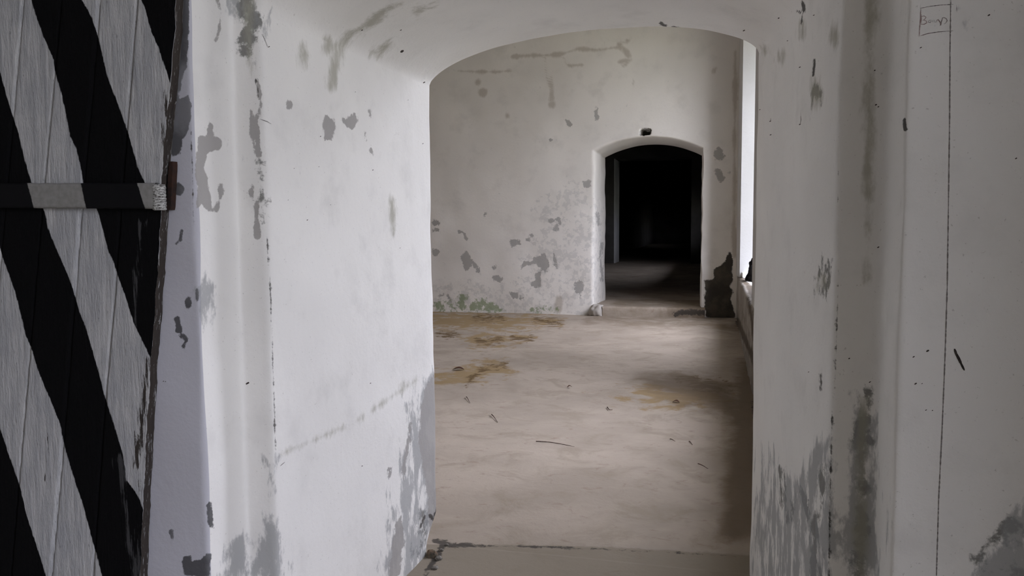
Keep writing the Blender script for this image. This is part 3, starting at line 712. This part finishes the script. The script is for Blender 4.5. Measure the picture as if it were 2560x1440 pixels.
blackp = [
 ('p', [(75,-60),(78,0),(90,40),(108,90),(134,150),(136,175),(150,220),(165,285),(175,340),(190,370),(200,410),(208,458),(245,530),(258,580),(270,625),(285,660),(300,705),(315,745),(335,810),(360,860),(378,900),(420,880),(410,530),(362,456),(345,420),(320,330),(295,260),(268,190),(245,90),(228,40),(205,0),(190,-60)]),
 ('p', [(340,-60),(352,0),(364,25),(378,80),(394,115),(410,160),(428,215),(470,200),(480,-60)]),
 ('p', [(-110,-200),(-60,-20),(0,180),(20,250),(45,330),(62,400),(78,456),(112,530),(120,570),(140,620),(175,700),(200,780),(215,820),(245,925),(265,1000),(285,1060),(308,1140),(316,1200),(345,1240),(365,1290),(365,1600),(300,1600),(255,1440),(245,1400),(228,1340),(210,1270),(180,1180),(160,1110),(150,1060),(130,1010),(115,975),(95,925),(78,870),(65,840),(50,780),(38,730),(20,680),(5,640),(-45,440),(-240,-200)]),
 ('p', [(-385,-200),(-60,860),(0,1070),(20,1130),(50,1215),(65,1280),(80,1330),(100,1390),(118,1450),(140,1600),(5,1600),(-70,1400),(-130,1180),(-200,900),(-530,-200)]),
 ('p', [(-665,-200),(-330,900),(-180,1320),(-110,1600),(-250,1600),(-400,1150),(-800,-200)]),
]
blackf = field(p, blackp)
worn = np.maximum(field(p, [('l', [(418,230),(412,300),(402,400)], 16), ('l', [(372,900),(355,1040),(345,1160)], 22), ('l', [(396,420),(392,520)], 8), ('l', [(402,540),(392,700),(376,890)], 14), ('l', [(352,1200),(346,1440)], 14)]), -60)-16
worn = np.maximum(worn, field(p, [('l', [(120,1060),(112,1200)], 7)])-13)
scuff = field(p, [('l', [(350,560),(330,900)], 30), ('l', [(300,1150),(340,1440)], 34), ('l', [(205,1110),(215,1150)], 8)])
edgev = np.zeros(len(c), bool); edgev[:2*nv] = True
worn[edgev] = 9; blackf[edgev] = -60
leaf = raw_mesh('plank_leaf', c, grid_quads(nu, nv, True), m_door, door, {'black': blackf, 'worn': worn, 'scuff': scuff})
# back boards so the leaf is solid
bk = np.stack([X, np.full_like(X, YD+TH), Zg], -1)[::26, ::23]
raw_mesh('back_boards', bk.reshape(-1, 3), grid_quads(bk.shape[0], bk.shape[1]), m_oldwood, door)
# strap hinge crossing the planks, painted over with the same stripes
YS = YD-0.022
def strap():
    xa, xb = -2.30, atY(388, 490, YS)[0]
    z_t, z_b = atY(390, 457, YS)[2], atY(390, 522, YS)[2]
    z_t2, z_b2 = atY(70, 458, YS)[2], atY(80, 520, YS)[2]; xr_ = atY(75, 490, YS)[0]
    n = 170; xs_ = np.linspace(xa, xb, n); pts = []
    for x in xs_:
        f = (x-xr_)/(xb-xr_); zt = z_t2+(z_t-z_t2)*f; zb_ = z_b2+(z_b-z_b2)*f
        w_ = 0.0015*mnoise.noise(Vector((x*30, 0, 1)))
        row = [(YD+0.01, zt), (YS+0.004, zt+w_), (YS, zt-0.004+w_)]
        row += [(YS, zt-0.004-(zt-zb_-0.008)*i/14) for i in range(1, 14)]
        row += [(YS, zb_+0.004+w_), (YS+0.004, zb_+w_), (YD+0.01, zb_)]
        pts.append([(x, y, z) for y, z in row])
    return np.array(pts), z_t, z_b, xb
pts, z_t, z_b, xb = strap()
cs_ = pts.reshape(-1, 3); ps = proj(cs_)
sb = field(ps, [('p', [(-90,400),(55,400),(68,458),(86,524),(95,560),(-45,560)]), ('p', [(-345,400),(-212,400),(-162,560),(-300,560)]), ('p', [(188,400),(202,458),(216,524),(222,560),(372,560),(363,524),(343,458),(330,400)])])
def strap_mat():
    m, t, b = nodes('painted_iron_strap'); cc = tex_co(t); n = noi(t, cc, 60, 4)
    c = mix(t, mapr(t, n, 0.3, 0.7), (0.27, 0.265, 0.255), (0.22, 0.215, 0.205))
    k_ = mapr(t, mth(t, 'ADD', attr(t, 'black'), mth(t, 'MULTIPLY', mth(t, 'SUBTRACT', n, 0.5), 5)), -1.2, 1.2)
    c = mix(t, k_, c, (0.0045, 0.0045, 0.0055)); t.links.new(c, b.inputs['Base Color']); bump(t, b, n, 0.2, 0.004)
    b.inputs['Roughness'].default_value = 0.7; b.inputs['Specular IOR Level'].default_value = 0.15
    return m
st = raw_mesh('strap_hinge', cs_, grid_quads(pts.shape[0], pts.shape[1]), strap_mat(), door, {'black': sb})
# rolled hinge eye with worn bright paint
def eye_mat():
    m, t, b = nodes('scratched_hinge_eye'); cc = tex_co(t, (0.3, 0.3, 1)); n = noi(t, cc, 260, 5, 0.8)
    c = mix(t, mapr(t, n, 0.44, 0.60), (0.55, 0.55, 0.53), (0.05, 0.045, 0.04)); t.links.new(c, b.inputs['Base Color']); bump(t, b, n, 0.5, 0.004)
    return m
bm = bmesh.new(); er = 0.0185
n_a, n_z = 28, 24
exc = xb+0.002; eyc = YS+0.014
ringv = []
for i in range(n_z+1):
    z = z_b+(z_t-z_b)*i/n_z; rr = er*(1+0.05*math.sin(i*1.9))*(0.82 if i in (0, n_z) else 1)
    ringv.append([bm.verts.new((exc+rr*math.cos(2*math.pi*j/n_a), eyc+rr*math.sin(2*math.pi*j/n_a)*0.9, z-0.004)) for j in range(n_a)])
for i in range(n_z):
    for j in range(n_a): bm.faces.new((ringv[i][j], ringv[i][(j+1) % n_a], ringv[i+1][(j+1) % n_a], ringv[i+1][j]))
bm.faces.new(ringv[0][::-1]); bm.faces.new(ringv[-1])
me = bpy.data.meshes.new('hinge_eye'); bm.to_mesh(me); bm.free()
for f_ in me.polygons: f_.use_smooth = True
me.materials.append(eye_mat()); eo = bpy.data.objects.new('hinge_eye', me); COL.objects.link(eo); eo.parent = st
eo['label'] = 'rolled eye of the strap hinge, paint scratched bright'
# iron pintle bar let into the wall beside the door
pa, pb_ = atY(431, 404, 1.945), atY(425, 525, 1.945)
bm = bmesh.new()
ww = 0.0085; N = 16
prev = None
for i in range(N+1):
    t_ = i/N; c0 = pb_+(pa-pb_)*t_; w_ = ww*(1+0.12*mnoise.noise(Vector((t_*7, 0, 2))))*(0.8 if i in (0, N) else 1)
    r_ = [bm.verts.new((c0[0]+sx_*w_, 1.957+sy_*0.022, c0[2])) for sx_, sy_ in ((-1, 0), (-0.8, -0.85), (0.8, -0.85), (1, 0))]
    if prev:
        for j in range(3): bm.faces.new((prev[j], prev[j+1], r_[j+1], r_[j]))
    else: bm.faces.new(r_[::-1])
    prev = r_
bm.faces.new(prev)
me = bpy.data.meshes.new('iron_pintle'); bm.to_mesh(me); bm.free(); me.materials.append(m_rust)
po = bpy.data.objects.new('iron_pintle', me); COL.objects.link(po)
tag(po, 'rusty dark iron hinge bar fixed to the wall beside the striped door', 'hinge bar')

# ================================================================== BUNDLE ON THE LEDGE
def bundle():
    bm = bmesh.new(); bmesh.ops.create_icosphere(bm, subdivisions=5, radius=1.0)
    b0 = atY(1899, 655, 11.6)
    for v in bm.verts:
        d = v.co.copy(); n = mnoise.noise(d*2.2+Vector((3, 1, 7)))*0.20+mnoise.noise(d*6)*0.07
        r = 1+n; x, y, z = d.x*0.175*r, d.y*0.19*r, d.z*0.22*r
        if z < -0.05:                                   # skirt spreading over the ledge
            k_ = min(1, (-0.05-z)/0.12); x *= 1+0.2*k_+(0.45*k_ if d.x < 0 else 0); y *= 1+0.4*k_
        z = max(z, -0.135)
        v.co = Vector((x, y, z))
    me = bpy.data.meshes.new('cloth_bundle'); bm.to_mesh(me); bm.free()
    for f_ in me.polygons: f_.use_smooth = True
    me.materials.append(m_cloth); o = bpy.data.objects.new('cloth_bundle', me); COL.objects.link(o)
    o.location = (b0[0]+0.02, 11.6, LZ+0.148)
    return tag(o, 'black crumpled cloth bundle lying on the white window ledge', 'bundle')
bundle()

# ================================================================== TWIGS, LEAVES AND RUBBLE ON THE FLOOR
def stick(name, pts, r, label, cat, group, z=-0.008, mat=None):
    q = [Vector(atZ(x, y, z)) for x, y in pts]
    bm = bmesh.new(); prev = None; n = len(q)
    dense = []
    for a, b in zip(q[:-1], q[1:]): dense += [a.lerp(b, i/6) for i in range(6)]
    dense.append(q[-1]); n = len(dense)
    ctr = sum(dense, Vector())/n
    for i, c_ in enumerate(dense):
        tg_ = (dense[min(i+1, n-1)]-dense[max(i-1, 0)]).normalized(); sd = tg_.cross(Vector((0, 0, 1))).normalized()
        t_ = i/(n-1); rr = r*(1-0.55*t_)*(1+0.2*mnoise.noise(Vector((i*0.7, 1, 2))))
        base_ = Vector((c_.x, c_.y, z+r*0.9+0.002*math.sin(t_*5)))-Vector((ctr.x, ctr.y, 0))
        rg = [bm.verts.new(base_+sd*rr*math.cos(2*math.pi*j/6)+Vector((0, 0, 1))*rr*math.sin(2*math.pi*j/6)) for j in range(6)]
        if prev:
            for j in range(6): bm.faces.new((prev[j], prev[(j+1) % 6], rg[(j+1) % 6], rg[j]))
        else: bm.faces.new(rg[::-1])
        prev = rg
    bm.faces.new(prev)
    me = bpy.data.meshes.new(name); bm.to_mesh(me); bm.free(); me.materials.append(mat or m_twig)
    o = bpy.data.objects.new(name, me); COL.objects.link(o); o.location = (ctr.x, ctr.y, 0)
    return tag(o, label, cat, group)
G = 'dry twigs scattered on the room floor'
stick('twig', [(1340,1104),(1375,1107),(1410,1112),(1436,1117)], 0.0032, 'longest thin reddish twig lying flat on the pale floor', 'twig', G)
stick('twig', [(1229,1037),(1236,1045),(1244,1056)], 0.004, 'short slanting twig on the floor, nearer the left jamb', 'twig', G)
stick('twig', [(1166,993),(1170,999),(1175,1008)], 0.004, 'tiny dark twig near the ochre stain by the left jamb', 'twig', G)
stick('twig', [(1518,1019),(1523,1026),(1531,1025)], 0.0045, 'small curled twig in the middle of the floor', 'twig', G)
stick('twig', [(1723,1104),(1731,1112)], 0.0035, 'tiny twig lying in the brighter floor, toward the window side', 'twig', G)
stick('twig', [(1745,1160),(1760,1167),(1770,1172)], 0.003, 'faint thin twig at the edge of the floor shadow', 'twig', G)
stick('twig', [(1675,1098),(1688,1103)], 0.003, 'pale short straw beside the tiny twig on the floor', 'twig', G)
def leaf_obj(x, y, s, ang, label):
    c0 = atZ(x, y, -0.006); bm = bmesh.new(); rows_ = []
    for i in range(9):
        t_ = i/8; w_ = math.sin(math.pi*min(1, t_*0.92+0.04))**0.8*0.38; z = 0.012*math.sin(t_*3.1)
        rows_.append([bm.verts.new(((t_-0.5)*s, k_*w_*s, z+abs(k_)*0.25*s*w_+0.004)) for k_ in (-1, -0.5, 0, 0.5, 1)])
    for a, b in zip(rows_[:-1], rows_[1:]):
        for j in range(4): bm.faces.new((a[j], b[j], b[j+1], a[j+1]))
    r_ = bmesh.ops.extrude_face_region(bm, geom=bm.faces[:])
    for v in [g for g in r_['geom'] if isinstance(g, bmesh.types.BMVert)]: v.co.z += 0.0012
    me = bpy.data.meshes.new('dead_leaf'); bm.to_mesh(me); bm.free(); me.materials.append(m_leaf)
    o = bpy.data.objects.new('dead_leaf', me); COL.objects.link(o); o.location = (c0[0], c0[1], -0.010); o.rotation_euler = (0, 0, ang)
    return tag(o, label, 'leaf', 'dead leaves on the room floor')
leaf_obj(1146, 924, 0.12, 0.1, 'curled reddish dead leaf on the floor beside the ochre stain')
leaf_obj(1424, 968, 0.045, 0.4, 'small dark dead leaf alone on the pale floor centre')
leaf_obj(1690, 1006, 0.06, -0.2, 'dark dead leaf on the floor in front of the wet brown stain')
# rubble where the left corner has broken away
def rubble(x, y, s, seed, label, mat):
    c0 = atZ(x, y, 0.0); bm = bmesh.new(); bmesh.ops.create_icosphere(bm, subdivisions=3, radius=1)
    for v in bm.verts:
        n = mnoise.noise(v.co*1.6+Vector((seed, seed*2, 1)))*0.45+mnoise.noise(v.co*5+Vector((seed, 0, 1)))*0.12
        v.co = v.co*(1+n)*s; v.co.z = max(v.co.z*0.8, -0.45*s)
    me = bpy.data.meshes.new('rubble'); bm.to_mesh(me); bm.free(); me.materials.append(mat)
    o = bpy.data.objects.new('rubble_chunk', me); COL.objects.link(o); o.location = (c0[0], c0[1], 0.43*s)
    return tag(o, label, 'rubble', 'rubble at the broken foot of the left jamb')
rubble(1079, 1392, 0.026, 2.0, 'orange brown brick chunk at the foot of the left jamb', m_debris)
rubble(1096, 1400, 0.015, 5.0, 'pale mortar crumb right beside the brown brick chunk', m_mortar)
rubble(1104, 1378, 0.010, 7.0, 'smallest grey crumb by the broken corner of the left jamb', m_mortar)
rubble(1088, 1424, 0.014, 11.0, 'grey crumb nearest the bottom edge by the left jamb', m_mortar)
rubble(1117, 1364, 0.008, 13.0, 'tiny grey crumb farthest into the doorway from the left jamb', m_mortar)
